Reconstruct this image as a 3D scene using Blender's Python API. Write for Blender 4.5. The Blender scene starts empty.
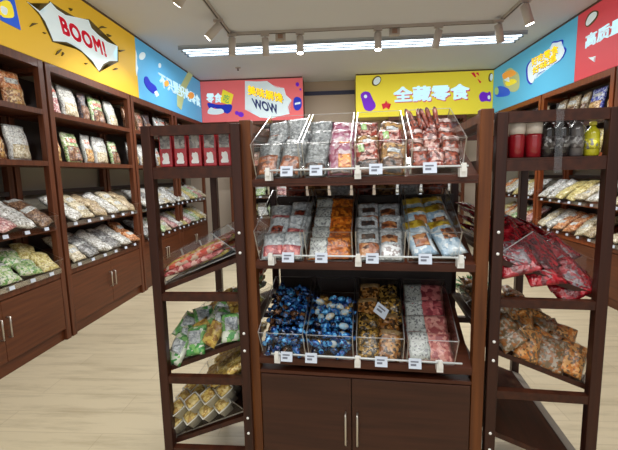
import bpy, bmesh, math, random
from math import radians as rad, sin, cos, pi
from mathutils import Matrix, Vector, noise
random.seed(7)
SC = bpy.context.scene
COL = SC.collection
# ---------------------------------------------------------------- camera
F, PITCH, YAW, ROLL, EYE = 387.0, .1304, -.0666, -.0228, 1.4
XL, XR, YB, ZC, ZS = -2.363, 2.740, 7.054, 3.108, 2.372
fw = Vector((sin(YAW)*cos(PITCH), cos(YAW)*cos(PITCH), -sin(PITCH)))
rt = Vector((cos(YAW), -sin(YAW), 0)); up = rt.cross(fw)
rt2 = rt*cos(ROLL)+up*sin(ROLL); up2 = -rt*sin(ROLL)+up*cos(ROLL)
cam_data = bpy.data.cameras.new('camera'); cam = bpy.data.objects.new('camera', cam_data); COL.objects.link(cam)
cam.matrix_world = Matrix(((rt2.x, up2.x, -fw.x, 0), (rt2.y, up2.y, -fw.y, 0), (rt2.z, up2.z, -fw.z, EYE), (0, 0, 0, 1)))
cam_data.sensor_width = 36; cam_data.lens = F/618*36; cam_data.clip_start = .02
SC.camera = cam
# ---------------------------------------------------------------- light
w = bpy.data.worlds.new('world'); SC.world = w; w.use_nodes = True
w.node_tree.nodes['Background'].inputs[0].default_value = (.97, .99, 1.0, 1)
w.node_tree.nodes['Background'].inputs[1].default_value = .8
def area(name, loc, size, energy, col=(1, .985, .955), rot=(0, 0, 0)):
    d = bpy.data.lights.new(name, 'AREA'); d.shape = 'RECTANGLE'; d.size, d.size_y = size; d.energy = energy; d.color = col
    o = bpy.data.objects.new(name, d); o.location = loc; o.rotation_euler = rot; COL.objects.link(o); return o
area('unseen_ceiling_light', (0, .9, 3.0), (3.2, .5), 52)  # unseen area light added for even room lighting, no fixture built
area('unseen_ceiling_light', (0, -1.0, 3.0), (3.2, .5), 45)  # added likewise, behind the camera
area('fluorescent_light', (.1, 5.4, 3.0), (4.0, .25), 85, (.93, .97, 1))
area('unseen_ceiling_light', (0, 3.1, 3.02), (1.6, .3), 45)  # added likewise, above the top of the frame
SC.view_settings.view_transform = 'Standard'; SC.view_settings.look = 'None'
SC.view_settings.gamma = 1; SC.view_settings.use_curve_mapping = False
SC.view_settings.exposure = .1
SC.cycles.transparent_max_bounces = 24
# ---------------------------------------------------------------- helpers
def unp(px, py, axis, val):
    d = rt2*((px-309)/F) - up2*((py-225)/F) + fw
    o = Vector((0, 0, EYE)); t = (val-o[axis])/d[axis]
    return o+d*t
def lin(c):
    return tuple(((v/255)/12.92 if v/255 <= .04045 else ((v/255+.055)/1.055)**2.4) for v in c)+(1,)
MATS = {}
def mat(name, c, rough=.5, metal=0, emit=0, coat=0, spec=.5):
    if name in MATS: return MATS[name]
    m = bpy.data.materials.new(name); m.use_nodes = True; b = m.node_tree.nodes['Principled BSDF']
    c = lin(c); b.inputs['Base Color'].default_value = c; b.inputs['Roughness'].default_value = rough
    b.inputs['Metallic'].default_value = metal; b.inputs['Coat Weight'].default_value = coat
    b.inputs['Specular IOR Level'].default_value = spec
    if emit: b.inputs['Emission Color'].default_value = c; b.inputs['Emission Strength'].default_value = emit
    MATS[name] = m; return m
def nodes(m): return m.node_tree.nodes, m.node_tree.links
def wood(name, c, c2, rough=.42, axis=2, coat=.04):
    m = mat(name, c, rough, coat=coat, spec=.3); n, l = nodes(m); b = n['Principled BSDF']
    tc = n.new('ShaderNodeTexCoord'); mp = n.new('ShaderNodeMapping'); ns = n.new('ShaderNodeTexNoise'); r = n.new('ShaderNodeMix'); r.data_type = 'RGBA'
    s = [38, 38, 38]; s[axis] = 2.5; mp.inputs['Scale'].default_value = s
    ns.inputs['Scale'].default_value = 1.0; ns.inputs['Detail'].default_value = 5
    l.new(tc.outputs['Object'], mp.inputs[0]); l.new(mp.outputs[0], ns.inputs['Vector'])
    mr = n.new('ShaderNodeMapRange'); mr.inputs[1].default_value = .3; mr.inputs[2].default_value = .7
    l.new(ns.outputs['Fac'], mr.inputs[0]); l.new(mr.outputs[0], r.inputs[0])
    r.inputs[6].default_value = lin(c); r.inputs[7].default_value = lin(c2); l.new(r.outputs[2], b.inputs['Base Color'])
    return m
def printed(name, c1, c2, c3=None, scale=45, rough=.28, amt=.5, amt3=.35, bump=.5, metal=0):
    """wrinkled plastic film over coloured contents: three colours in patches"""
    if name in MATS: return MATS[name]
    m = mat(name, c1, rough, metal, coat=.5); n, l = nodes(m); b = n['Principled BSDF']; b.inputs['Coat Roughness'].default_value = .15
    tc = n.new('ShaderNodeTexCoord'); oi = n.new('ShaderNodeObjectInfo'); add = n.new('ShaderNodeVectorMath'); add.operation = 'MULTIPLY_ADD'
    l.new(oi.outputs['Random'], add.inputs[0]); add.inputs[1].default_value = (7, 5, 3); l.new(tc.outputs['Object'], add.inputs[2])
    dn = n.new('ShaderNodeTexNoise'); dn.inputs['Scale'].default_value = scale*.6; l.new(add.outputs[0], dn.inputs['Vector'])
    ds_ = n.new('ShaderNodeVectorMath'); ds_.operation = 'MULTIPLY_ADD'; l.new(dn.outputs['Color'], ds_.inputs[0]); ds_.inputs[1].default_value = (1.6/scale,)*3; l.new(add.outputs[0], ds_.inputs[2])
    vo = n.new('ShaderNodeTexVoronoi'); vo.inputs['Scale'].default_value = scale; l.new(ds_.outputs[0], vo.inputs['Vector'])
    sp = n.new('ShaderNodeSeparateColor'); l.new(vo.outputs['Color'], sp.inputs[0])
    a = n.new('ShaderNodeMath'); a.operation = 'LESS_THAN'; a.inputs[1].default_value = amt; l.new(sp.outputs[0], a.inputs[0])
    a3 = n.new('ShaderNodeMath'); a3.operation = 'LESS_THAN'; a3.inputs[1].default_value = amt3; l.new(sp.outputs[1], a3.inputs[0])
    x1 = n.new('ShaderNodeMix'); x1.data_type = 'RGBA'; x1.inputs[6].default_value = lin(c1); x1.inputs[7].default_value = lin(c2); l.new(a.outputs[0], x1.inputs[0])
    x2 = n.new('ShaderNodeMix'); x2.data_type = 'RGBA'; x2.inputs[7].default_value = lin(c3 or c1); l.new(x1.outputs[2], x2.inputs[6]); l.new(a3.outputs[0], x2.inputs[0])
    l.new(x2.outputs[2], b.inputs['Base Color'])
    ns = n.new('ShaderNodeTexNoise'); ns.inputs['Scale'].default_value = 55; ns.inputs['Detail'].default_value = 3; l.new(add.outputs[0], ns.inputs['Vector'])
    bp = n.new('ShaderNodeBump'); bp.inputs['Strength'].default_value = bump; bp.inputs['Distance'].default_value = .01
    l.new(ns.outputs['Fac'], bp.inputs['Height']); l.new(bp.outputs[0], b.inputs['Normal']); l.new(bp.outputs[0], b.inputs['Coat Normal'])
    return m
def clear(name, tint=(.985, .988, .988), glossy=.06, rough=.05):
    if name in MATS: return MATS[name]
    m = bpy.data.materials.new(name); m.use_nodes = True; n, l = nodes(m); n.remove(n['Principled BSDF'])
    t = n.new('ShaderNodeBsdfTransparent'); t.inputs[0].default_value = (*tint, 1)
    g = n.new('ShaderNodeBsdfGlossy'); g.inputs['Roughness'].default_value = rough
    lw = n.new('ShaderNodeLayerWeight'); pw = n.new('ShaderNodeMath'); pw.operation = 'POWER'; pw.inputs[1].default_value = 4; l.new(lw.outputs[1], pw.inputs[0])
    ad = n.new('ShaderNodeMath'); ad.operation = 'MULTIPLY_ADD'; ad.inputs[1].default_value = .3; ad.inputs[2].default_value = glossy*.25; l.new(pw.outputs[0], ad.inputs[0])
    x = n.new('ShaderNodeMixShader'); l.new(ad.outputs[0], x.inputs[0]); l.new(t.outputs[0], x.inputs[1]); l.new(g.outputs[0], x.inputs[2])
    l.new(x.outputs[0], n['Material Output'].inputs[0]); MATS[name] = m; return m
ACR = clear('clear_acrylic')
EDGE = clear('polished_acrylic_edge', (.7, .73, .75), 2.0, .3)
FILM = clear('clear_film', (.95, .96, .97), .3, .2)
W_POST = wood('warm_walnut_post', (112, 63, 27), (78, 40, 16))
W_SHELF = wood('walnut_shelf', (84, 42, 24), (58, 27, 15), axis=0)
W_DOOR = wood('dark_walnut_door', (70, 39, 26), (52, 28, 20), .38, axis=0)
W_TOWER = wood('espresso_stained_wood', (62, 30, 18), (40, 18, 12))
W_TOWERB = wood('espresso_stained_board', (70, 35, 21), (46, 22, 14), axis=0)
W_WALL = wood('red_walnut_frame', (104, 57, 34), (72, 37, 22))
W_WALLD = wood('red_walnut_door', (98, 52, 28), (76, 38, 20), .38, axis=0)
W_ORANGE = wood('orange_walnut_frame', (140, 70, 32), (104, 48, 20))
W_DARK = mat('dark_brown_board', (38, 24, 20), .6)  # dark brown boards: back and centre panels, back rails, island plinth
STEEL = mat('brushed_steel', (205, 200, 190), .3, .9)
WHITE = mat('white_plastic', (235, 235, 232), .4)
PAPER = mat('white_paper', (206, 216, 232), .6)
INK = mat('grey_ink', (110, 115, 130), .7)

class MB:
    def __init__(s): s.bm = bmesh.new(); s.mats = []
    def mi(s, m):
        if m not in s.mats: s.mats.append(m)
        return s.mats.index(m)
    def box(s, x0, x1, y0, y1, z0, z1, m, M=None):
        vs = [s.bm.verts.new((x, y, z)) for x in (x0, x1) for y in (y0, y1) for z in (z0, z1)]
        if M: [setattr(v, 'co', M@v.co) for v in vs]
        for f in ((0, 1, 3, 2), (4, 6, 7, 5), (0, 4, 5, 1), (2, 3, 7, 6), (0, 2, 6, 4), (1, 5, 7, 3)):
            s.bm.faces.new([vs[i] for i in f]).material_index = s.mi(m)
        return s
    def prism(s, pts, d, m, me=None):
        """pts: 3D outline, d: extrusion vector"""
        d = Vector(d); a = [s.bm.verts.new(p) for p in pts]; b = [s.bm.verts.new(Vector(p)+d) for p in pts]
        s.bm.faces.new(a[::-1]).material_index = s.mi(m); s.bm.faces.new(b).material_index = s.mi(m)
        k = len(pts)
        for i in range(k): s.bm.faces.new((a[i], a[(i+1) % k], b[(i+1) % k], b[i])).material_index = s.mi(me or m)
        return s
    def lathe(s, prof, m, n=14, M=None, mf=None, sq=0):
        rings = []
        for k, (r, z) in enumerate(prof):
            ring = []
            for i in range(n):
                a = 2*pi*i/n; q = 1
                if sq: q = 1/max(abs(cos(a)), abs(sin(a)))**sq
                p = Vector((r*q*cos(a), r*q*sin(a), z)); ring.append(s.bm.verts.new(M@p if M else p))
            rings.append(ring)
        for k in range(len(rings)-1):
            for i in range(n):
                f = s.bm.faces.new((rings[k][i], rings[k][(i+1) % n], rings[k+1][(i+1) % n], rings[k+1][i])); f.material_index = s.mi(mf[k] if mf else m); f.smooth = True
        s.bm.faces.new(rings[0][::-1]).material_index = s.mi(mf[0] if mf else m)
        s.bm.faces.new(rings[-1]).material_index = s.mi(mf[-1] if mf else m)
        return s
    def tube(s, pts, r, m, n=8):
        pts = [Vector(p) for p in pts]; rings = []
        for i, p in enumerate(pts):
            d = (pts[min(i+1, len(pts)-1)]-pts[max(i-1, 0)]).normalized()
            a = d.orthogonal().normalized() if abs(d.z) > .9 else d.cross(Vector((0, 0, 1))).normalized(); b = d.cross(a)
            rings.append([s.bm.verts.new(p+(a*cos(2*pi*k/n)+b*sin(2*pi*k/n))*r) for k in range(n)])
        for i in range(len(rings)-1):
            for k in range(n):
                f = s.bm.faces.new((rings[i][k], rings[i][(k+1) % n], rings[i+1][(k+1) % n], rings[i+1][k])); f.smooth = True; f.material_index = s.mi(m)
        s.bm.faces.new(rings[0][::-1]).material_index = s.mi(m); s.bm.faces.new(rings[-1]).material_index = s.mi(m)
        return s
    def mesh(s, name):
        bmesh.ops.recalc_face_normals(s.bm, faces=s.bm.faces)
        me = bpy.data.meshes.new(name); s.bm.to_mesh(me); s.bm.free()
        for m in s.mats: me.materials.append(m)
        return me
    def build(s, name, parent=None, M=None, bevel=0):
        o = bpy.data.objects.new(name, s.mesh(name)); COL.objects.link(o)
        if parent: o.parent = parent
        if M: o.matrix_local = M
        if bevel:
            b = o.modifiers.new('bevel', 'BEVEL'); b.width = bevel; b.segments = 2; b.limit_method = 'ANGLE'
        return o
def tag(o, label=None, cat=None, group=None, kind=None):
    for k, v in (('label', label), ('category', cat), ('group', group), ('kind', kind)):
        if v: o[k] = v
    return o
def thing(name, label, cat, M=None, group=None):
    o = bpy.data.objects.new(name, None); COL.objects.link(o); o.empty_display_size = .05
    if M: o.matrix_world = M
    return tag(o, label, cat, group)
def kids(o): return [c for c in bpy.data.objects if c.parent == o]
KC = {}
def copy_tree(o, M=None, label=None, group=None, cat=None):
    if o not in KC: KC[o] = kids(o)
    c = o.copy(); COL.objects.link(c)
    for ch in KC[o]:
        d = ch.copy(); d.parent = c; COL.objects.link(d)
        if ch not in KC: KC[ch] = kids(ch)
        for g in KC[ch]:
            e = g.copy(); e.parent = d; COL.objects.link(e)
    if M: c.matrix_world = M
    if label: c['label'] = label
    if group: c['group'] = group
    elif 'group' in c: del c['group']
    if cat: c['category'] = cat
    return c
T = lambda x, y, z: Matrix.Translation((x, y, z))
RX = lambda a: Matrix.Rotation(a, 4, 'X')
RY = lambda a: Matrix.Rotation(a, 4, 'Y')
RZ = lambda a: Matrix.Rotation(a, 4, 'Z')
ORD = ['first', 'second', 'third', 'fourth', 'fifth', 'sixth', 'seventh', 'eighth', 'ninth', 'tenth', 'eleventh', 'twelfth', 'thirteenth', 'fourteenth']
U = random.uniform
SLOPE = rad(22)

# ================================================================ setting
def struct(o): return tag(o, kind='structure')
fl = mat('pale_oak_planks', (200, 184, 155), .42); n, l = nodes(fl); b = n['Principled BSDF']
tc = n.new('ShaderNodeTexCoord'); br = n.new('ShaderNodeTexBrick'); br.inputs['Scale'].default_value = 1
br.inputs['Brick Width'].default_value = 1.3; br.inputs['Row Height'].default_value = .19; br.inputs['Mortar Size'].default_value = .003
br.inputs['Color1'].default_value = lin((206, 193, 164)); br.inputs['Color2'].default_value = lin((200, 187, 158)); br.inputs['Mortar'].default_value = lin((188, 174, 146)); br.inputs['Bias'].default_value = 0
l.new(tc.outputs['Object'], br.inputs['Vector'])
mp = n.new('ShaderNodeMapping'); mp.inputs['Scale'].default_value = (1.1, 9, 1); ns = n.new('ShaderNodeTexNoise'); ns.inputs['Scale'].default_value = 1.3; ns.inputs['Detail'].default_value = 9; ns.inputs['Roughness'].default_value = .72
l.new(tc.outputs['Object'], mp.inputs[0]); l.new(mp.outputs[0], ns.inputs['Vector'])
mr = n.new('ShaderNodeMapRange'); mr.inputs[1].default_value = .48; mr.inputs[2].default_value = .75; mr.inputs[4].default_value = .7; l.new(ns.outputs['Fac'], mr.inputs[0])
mx = n.new('ShaderNodeMix'); mx.data_type = 'RGBA'; l.new(mr.outputs[0], mx.inputs[0]); l.new(br.outputs['Color'], mx.inputs[6]); mx.inputs[7].default_value = lin((150, 136, 108)); l.new(mx.outputs[2], b.inputs['Base Color'])
ceil_m = mat('ceiling_paint', (204, 208, 214), .8); wall_m = mat('beige_wall_paint', (188, 172, 155), .8); wallg = mat('grey_wall_paint', (150, 145, 132), .8)
DX = .45
struct(MB().box(-4, 4, -3, 7.6, -.1, 0, fl).build('floor'))
struct(MB().box(-4, 4, -3, 7.6, ZC, ZC+.1, ceil_m).build('ceiling'))
struct(MB().box(XL-DX-.1, XL-DX, -3, 7.6, 0, ZC, wallg).build('wall_left'))
struct(MB().box(XR+DX, XR+DX+.1, -3, 7.6, 0, ZC, wallg).build('wall_right'))
struct(MB().box(XL-DX, XR+DX, YB+DX, YB+DX+.1, 0, ZC, wall_m).build('wall_back'))
# bulkheads that carry the signs
bulk = mat('bulkhead_board', (120, 80, 60), .7)
struct(MB().box(XL-DX, XL-.03, -.2, YB+DX, ZS+.002, ZC, bulk).build('trim_1'))
struct(MB().box(XR+.03, XR+DX, -.2, YB+DX, ZS+.002, ZC, bulk).build('trim_2'))
xa, xb = unp(303, 100, 1, YB).x, unp(356, 100, 1, YB).x
struct(MB().box(XL-.03, xa-.005, YB+.03, YB+DX, ZS+.002, ZC, bulk).build('trim_3'))
yel_side = mat('pale_yellow_box_side', (214, 196, 110), .6)
struct(MB().box(xb+.005, XR+.03, YB+.03, YB+DX, ZS+.002, ZC, yel_side).build('trim_4'))
zl = unp(330, 93, 1, YB+DX).z
struct(MB().box(xa-.3, xb+.3, YB+DX-.02, YB+DX, zl-.035, zl+.035, mat('navy_trim_paint', (50, 55, 85), .6)).build('trim_5'))

# ================================================================ signs
def lit(name, c, e=.36): return mat(name, c, .5, emit=e, spec=.2)
YEL = lit('sign_yellow', (206, 166, 46)); YEL2 = lit('sign_lemon_yellow', (222, 206, 62)); BLU = lit('sign_sky_blue', (88, 164, 208)); BLU2 = lit('sign_cyan_blue', (84, 166, 200))
RED = lit('sign_coral_red', (200, 72, 80)); PNK = lit('sign_salmon_pink', (218, 106, 108)); SWH = lit('sign_white', (210, 226, 230)); SRD = lit('sign_red_ink', (196, 38, 60)); SNV = lit('sign_navy_ink', (34, 50, 175))
SPU = lit('sign_purple_ink', (110, 40, 190)); SBK = lit('sign_dark_ink', (80, 66, 30)); SOR = lit('sign_orange_ink', (235, 160, 70)); SYL = lit('sign_yellow_ink', (238, 220, 60)); SMG = lit('sign_magenta_ink', (200, 60, 130)); SGR = lit('sign_green_ink', (150, 190, 120)); STN = lit('sign_tan_ink', (170, 180, 130))
SLB = lit('sign_slate_ink', (70, 80, 130)); SBL = lit('sign_blue_card', (40, 90, 205))
class Sign:
    """flat lightbox; art is given in photo pixels and laid on its face at the sign's own place"""
    def __init__(s, axis, val, u0, u1, m, label, name='sign_board'):
        s.axis, s.val = axis, val; s.nrm = Vector((1, 0, 0)) if val == XL else (Vector((-1, 0, 0)) if axis == 0 else Vector((0, -1, 0)))
        s.t = thing(name, label, 'sign', T(*((val, u0, ZS) if axis == 0 else (u0, val, ZS))))
        s.inv = s.t.matrix_world.inverted(); s.k = 0
        e = s.nrm*-.03
        if axis == 0: p = [(val, u0, ZS), (val, u1, ZS), (val, u1, ZC-.004), (val, u0, ZC-.004)]
        else: p = [(u0, val, ZS), (u1, val, ZS), (u1, val, ZC-.004), (u0, val, ZC-.004)]
        MB().prism([s.inv@Vector(q) for q in p], e, m).build('face_panel', s.t)
        fr = mat('sign_frame_metal', (92, 70, 60), .5)
        q0, q1 = Vector(p[3]), Vector(p[2]); dz = Vector((0, 0, -.022))
        MB().prism([s.inv@v for v in (q0, q1, q1+dz, q0+dz)], s.nrm*.004, fr).build('frame_strip', s.t)
    def P(s, px, off): 
        return s.inv@(unp(px[0], px[1], s.axis, s.val)+s.nrm*off)
    def poly(s, pts, m, name='graphic', smooth=False):
        s.k += 1; off = .002+.0012*s.k
        if smooth:
            k = len(pts); q = []
            for i in range(k):
                p0, p1, p2, p3 = [pts[(i+j-1) % k] for j in range(4)]
                for t in (0, .25, .5, .75):
                    q.append(tuple(.5*((2*p1[a])+(-p0[a]+p2[a])*t+(2*p0[a]-5*p1[a]+4*p2[a]-p3[a])*t*t+(-p0[a]+3*p1[a]-3*p2[a]+p3[a])*t**3) for a in (0, 1)))
            pts = q
        mb = MB(); mb.prism([s.P(p, 0) for p in pts], s.nrm*off, m)
        bmesh.ops.triangulate(mb.bm, faces=[f for f in mb.bm.faces if len(f.verts) > 4])
        return mb.build(name, s.t)
    def grow(s, pts, g):
        cx = sum(p[0] for p in pts)/len(pts); cy = sum(p[1] for p in pts)/len(pts)
        return [(p[0]+(g if p[0] > cx else -g), p[1]+(g if p[1] > cy else -g)) for p in pts]
    def oval(s, cx, cy, rx, ry, m, rot=0, name='graphic'):
        return s.poly([(cx+rx*cos(a)*cos(rot)-ry*sin(a)*sin(rot), cy+rx*cos(a)*sin(rot)+ry*sin(a)*cos(rot)) for a in [2*pi*i/16 for i in range(16)]], m, name)
    def text(s, body, bl, br_, tl, m, name='lettering', bold=.02, off2=0):
        """text laid out so its box has corners bl, br, tl (photo pixels)"""
        s.k += 1; off = .003+.0012*s.k+off2
        cu = bpy.data.curves.new('t', 'FONT'); cu.body = body; cu.space_character = 1.12 if body[-1] == '!' else 1.0; cu.offset = 0; cu.extrude = 0; cu.resolution_u = 3
        to = bpy.data.objects.new('t', cu); COL.objects.link(to); bpy.context.view_layer.update()
        me = bpy.data.meshes.new_from_object(to.evaluated_get(bpy.context.evaluated_depsgraph_get())); bpy.data.objects.remove(to)
        xs = [v.co.x for v in me.vertices]; ys = [v.co.y for v in me.vertices]
        x0, x1, y0, y1 = min(xs), max(xs), min(ys), max(ys)
        o0 = s.P(bl, 0); eu = s.P(br_, 0)-o0; ev = s.P(tl, 0)-o0
        base = me.copy(); bm = bmesh.new(); hx, hy = bold*.7, bold*.7
        for ax, ay in ((0, 0), (hx, 0), (-hx, 0), (0, hy), (0, -hy), (hx, hy), (-hx, -hy), (hx, -hy), (-hx, hy)):
            n0 = len(bm.verts); bm.from_mesh(base); bm.verts.ensure_lookup_table()
            for v in bm.verts[n0:]: v.co.x += ax; v.co.y += ay
        x0 -= hx; x1 += hx; y0 -= hy; y1 += hy
        for v in bm.verts: v.co = o0+eu*((v.co.x-x0)/(x1-x0))+ev*((v.co.y-y0)/(y1-y0))
        g = bmesh.ops.extrude_face_region(bm, geom=bm.faces[:])
        for v in g['geom']:
            if isinstance(v, bmesh.types.BMVert): v.co += s.nrm*off
        bm.to_mesh(me); bm.free(); me.materials.clear(); me.materials.append(m)
        o = bpy.data.objects.new(name, me); COL.objects.link(o); o.parent = s.t; return o
yl = unp(134.5, 35, 0, XL).y
s = Sign(0, XL, 1.2, yl-.004, YEL, 'long yellow lit sign on the left wall with a white burst reading BOOM!')
burst = [(27, 2), (35, 8), (41, 12.5), (45, 14), (48, 11), (50, 2), (56, 9), (65, 15), (74, 18), (80, 19.5), (88, 20), (91, 28), (98, 35), (107, 42), (117, 46), (113, 52), (113, 56), (117, 61), (109, 61), (103, 64), (98.5, 71), (92, 61), (85, 54), (77, 47), (66, 42), (53, 41), (49, 31), (45, 22), (38, 12)]
s.poly(s.grow(burst, .9), SBK, 'burst_outline'); s.poly([(p[0]+1.0, p[1]+1.2) for p in burst], SBK, 'burst_shadow'); s.poly(burst, SWH, 'white_burst')
s.text('BOOM!', (62.5, 34), (106.5, 57.5), (57.5, 15), SRD, bold=.05)
s.poly([(0, -4), (13, -3), (20, 30), (0, 20)], SBL, 'blue_card'); s.poly([(0, 2), (9, 2), (13, 16), (6, 18), (0, 15)], SYL, 'blue_card_picture', True); s.poly([(0, 6), (6, 9), (5, 15), (0, 12)], SWH, 'blue_card_picture', True)
for a in ([(29, 27), (32, 23), (37, 23.5), (33, 25)], [(55, 55), (57, 51), (61, 49), (58, 53)], [(61, 56), (62, 52), (63, 54)], [(42, 32), (45, 33), (44, 34)], [(97, 29), (101, 26), (106, 28), (101, 28)], [(112, 70), (115, 68), (117, 69), (114, 70)], [(68, 8), (71, 9), (70, 11)], [(84, 63), (86, 63), (85, 64.5)], [(118, 50), (124, 50), (119, 52)], [(106, 34), (110, 36), (108, 37)]): s.poly(a, SBK, 'comic_dash')
s = Sign(0, XL, yl, YB-.004, BLU, 'sky blue lit sign on the left wall with white and orange lettering')
s.poly([(134.6, 48), (131.5, 57), (133, 60), (131, 64), (133.5, 70), (134.6, 76)][::-1], SWH) if False else s.poly([(135.6, 50), (137, 56), (136, 62), (138, 68), (136.5, 76), (135.6, 70)], SWH, 'burst_tip')
s.oval(142, 56, 3, 4, SWH, .4); s.oval(159.5, 65.5, 1.3, 2.4, SWH)
s.poly([(177, 92), (190, 68), (194, 72), (181, 98), (181, 110), (177, 106)], STN, 'tan_cross')
s.poly([(144.5, 77), (147, 77), (150, 82), (155, 86), (156.5, 91), (153, 93.5), (147, 88), (144, 82)], SNV, 'blue_ice_lolly', True)
s.poly([(153.5, 92), (156, 90.5), (158.5, 95), (156, 97)], SWH, 'lolly_stick')
s.text('不只是好吃零食', (160.5, 86.5), (200.5, 107.5), (157.5, 71), SWH, bold=.03)
s.oval(166, 83.5, 2.2, 3, SOR); s.oval(190.5, 95.5, 3, 3.4, SOR)
s = Sign(1, YB, XL+.002, xa, PNK, 'salmon pink lit sign on the back wall reading WOW on a white burst')
br_pts = [(245, 81), (257, 81.5), (267, 81), (270.5, 84.5), (276, 87.5), (284, 88), (286, 95), (291.5, 100), (288, 107), (289.5, 114), (280, 116), (271.5, 118.5), (260, 117.5), (256, 112.5), (250.5, 110.5), (245, 109.5)]
s.poly(br_pts, SWH, 'white_burst')
s.text('美味解馋', (248.5, 95), (284, 104), (247.5, 85), SLB, bold=.045); s.text('美味解馋', (248, 94.6), (283.5, 103.6), (247, 84.6), SYL, bold=.045)
s.text('WOW', (254, 108), (279, 114.5), (251.5, 98), SLB, bold=.04)
s.poly([(223, 89.5), (233.5, 94.5), (231, 105.5), (220, 102)], SYL, 'yellow_card'); s.text('零食', (206.5, 103), (222, 103), (206.5, 93), SWH, bold=.03); s.text('吃', (223, 102), (229, 103.5), (224.5, 94), SGR, bold=.03)
s.poly([(208, 103), (219, 105), (231, 104.5), (231.5, 110), (228, 113.5), (225, 112.5), (223, 108.5), (214, 107.5), (210, 109)], SPU if False else SNV, 'blue_ribbon', True)
s.poly([(208, 111), (211, 107.5), (215, 109), (222, 109), (224, 112.5), (218, 114.5), (209, 114)], SWH, 'white_cup', True)
s.oval(241, 114.5, 3, 2.5, SPU, .3); s.oval(237, 113, 1.8, 2, SPU)
s.poly([(294, 99), (297, 97), (301, 99), (301.5, 106), (299, 110), (295.5, 110), (293.5, 106)], SNV, 'blue_pill', True); s.poly([(295, 103), (300.5, 102), (300.5, 104), (295, 105)], SWH, 'pill_stripe')
s.oval(297.5, 84.5, 1.7, 2, SPU); s.oval(300.5, 89.5, .9, 1, SPU)
s = Sign(1, YB, xb, XR-.002, YEL2, 'lemon yellow lit sign on the back wall with four white characters')
s.text('全藏零食', (394.3, 103.5), (470.3, 100.2), (393.8, 88.2), SMG, bold=.045); s.text('全藏零食', (393.6, 102.8), (469.6, 99.3), (393, 87), SWH, bold=.055)
s.poly([(361, 94), (365, 91.5), (370, 93), (371, 98), (374.5, 102), (375.5, 107), (371, 111), (365.5, 110), (363, 105), (363, 100), (361, 98)], SPU, 'purple_bean', True); s.oval(365.5, 96.5, 1.6, 1.8, SWH)
s.oval(376.5, 81, 5.6, 4, SBK, -.9); s.oval(376.9, 81, 4.4, 3, SWH, -.9)
s.poly([(386, 100.5), (387.3, 103.3), (391, 104), (388.3, 106), (389, 109.5), (386, 107.5), (383, 109.5), (383.8, 106), (381.5, 104), (384.7, 103.4)], SRD, 'red_star')
for a in ([(471, 73), (474, 72.5), (476, 77), (475, 77.5)], [(475.5, 73), (478, 72.5), (479, 76)], [(477.5, 79), (481, 82), (480, 83.5)]): s.poly(a, SRD, 'red_dash')
s.poly([(479, 96), (482, 92), (487, 93), (490, 92), (490.5, 101), (486, 101), (481, 101.5)], SPU, 'purple_bean', True); s.oval(488.6, 97.5, 1.4, 2, SWH)
s.oval(490.4, 77.5, 2, 4.4, SBK, .1); s.oval(490.9, 77.5, 1.5, 3.6, SWH, .1)
yr = unp(576, 50, 0, XR).y
s = Sign(0, XR, yr+.004, YB-.004, BLU2, 'bright blue lit sign on the right wall with a white cloud of lettering')
s.poly([(505, 72), (510, 68), (514, 70), (519, 75), (519, 88), (513, 92), (506, 88), (503, 80)], STN, 'snack_picture', True); s.poly([(495, 90), (500, 86), (509, 89), (509, 95), (500, 97), (496, 96)], SBL, 'blue_picture', True)
s.poly([(503, 74), (512, 70), (516, 74), (505, 79)], SOR, 'orange_picture', True); s.poly([(506, 82), (513, 79), (517, 82), (508, 86)], SYL, 'yellow_picture', True); s.oval(497, 91, 2, 4, SGR); s.poly([(504, 80), (509, 77), (510, 82)], SWH)
cl = [(529.5, 80), (528.5, 73), (529, 66), (533, 60.5), (539, 57.5), (546, 53), (551, 50), (553, 43.5), (558, 42.5), (562.5, 41.5), (562, 47), (565.5, 50), (563, 57), (558, 62), (551, 65.5), (545, 70), (537, 75), (533, 83)]
s.poly([(539+(x-545)*1.07+5.5, 60+(y-62)*1.07+1.8) for x, y in cl], SNV, 'cloud_outline', True); s.poly(cl, SWH, 'white_cloud', True)
s.text('好吃零食', (533, 67), (560, 53), (532, 59.5), SLB, bold=.03); s.text('好吃零食', (533, 66.6), (560, 52.6), (532, 59), SYL, bold=.035); s.text('好味道', (534, 75.5), (558, 61), (533.5, 68.5), SLB, bold=.03); s.text('好味道', (534, 75), (558, 60.5), (533.5, 68), SYL, bold=.035)
s = Sign(0, XR, 1.2, yr, RED, 'coral red lit sign on the right wall with large white characters')
s.poly([(585.5, 25), (586, 20), (589, 14), (594, 10.5), (598.5, 11.5), (597.5, 17), (593, 23), (588, 27)], SBK, 'capsule_outline', True); s.poly([(586.3, 24.5), (587, 20.5), (590, 15), (594, 12), (597, 12.3), (596.3, 16.7), (592, 22), (588, 25.6)], SWH, 'white_capsule', True)
s.text('高质量零食', (585.2, 49), (658, 14), (586.3, 35.2), SWH, bold=.04)
s.poly([(589, 57.5), (593, 57), (596, 56), (594, 59.5), (595, 62), (592, 60)], SWH, 'white_squiggle')

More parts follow.
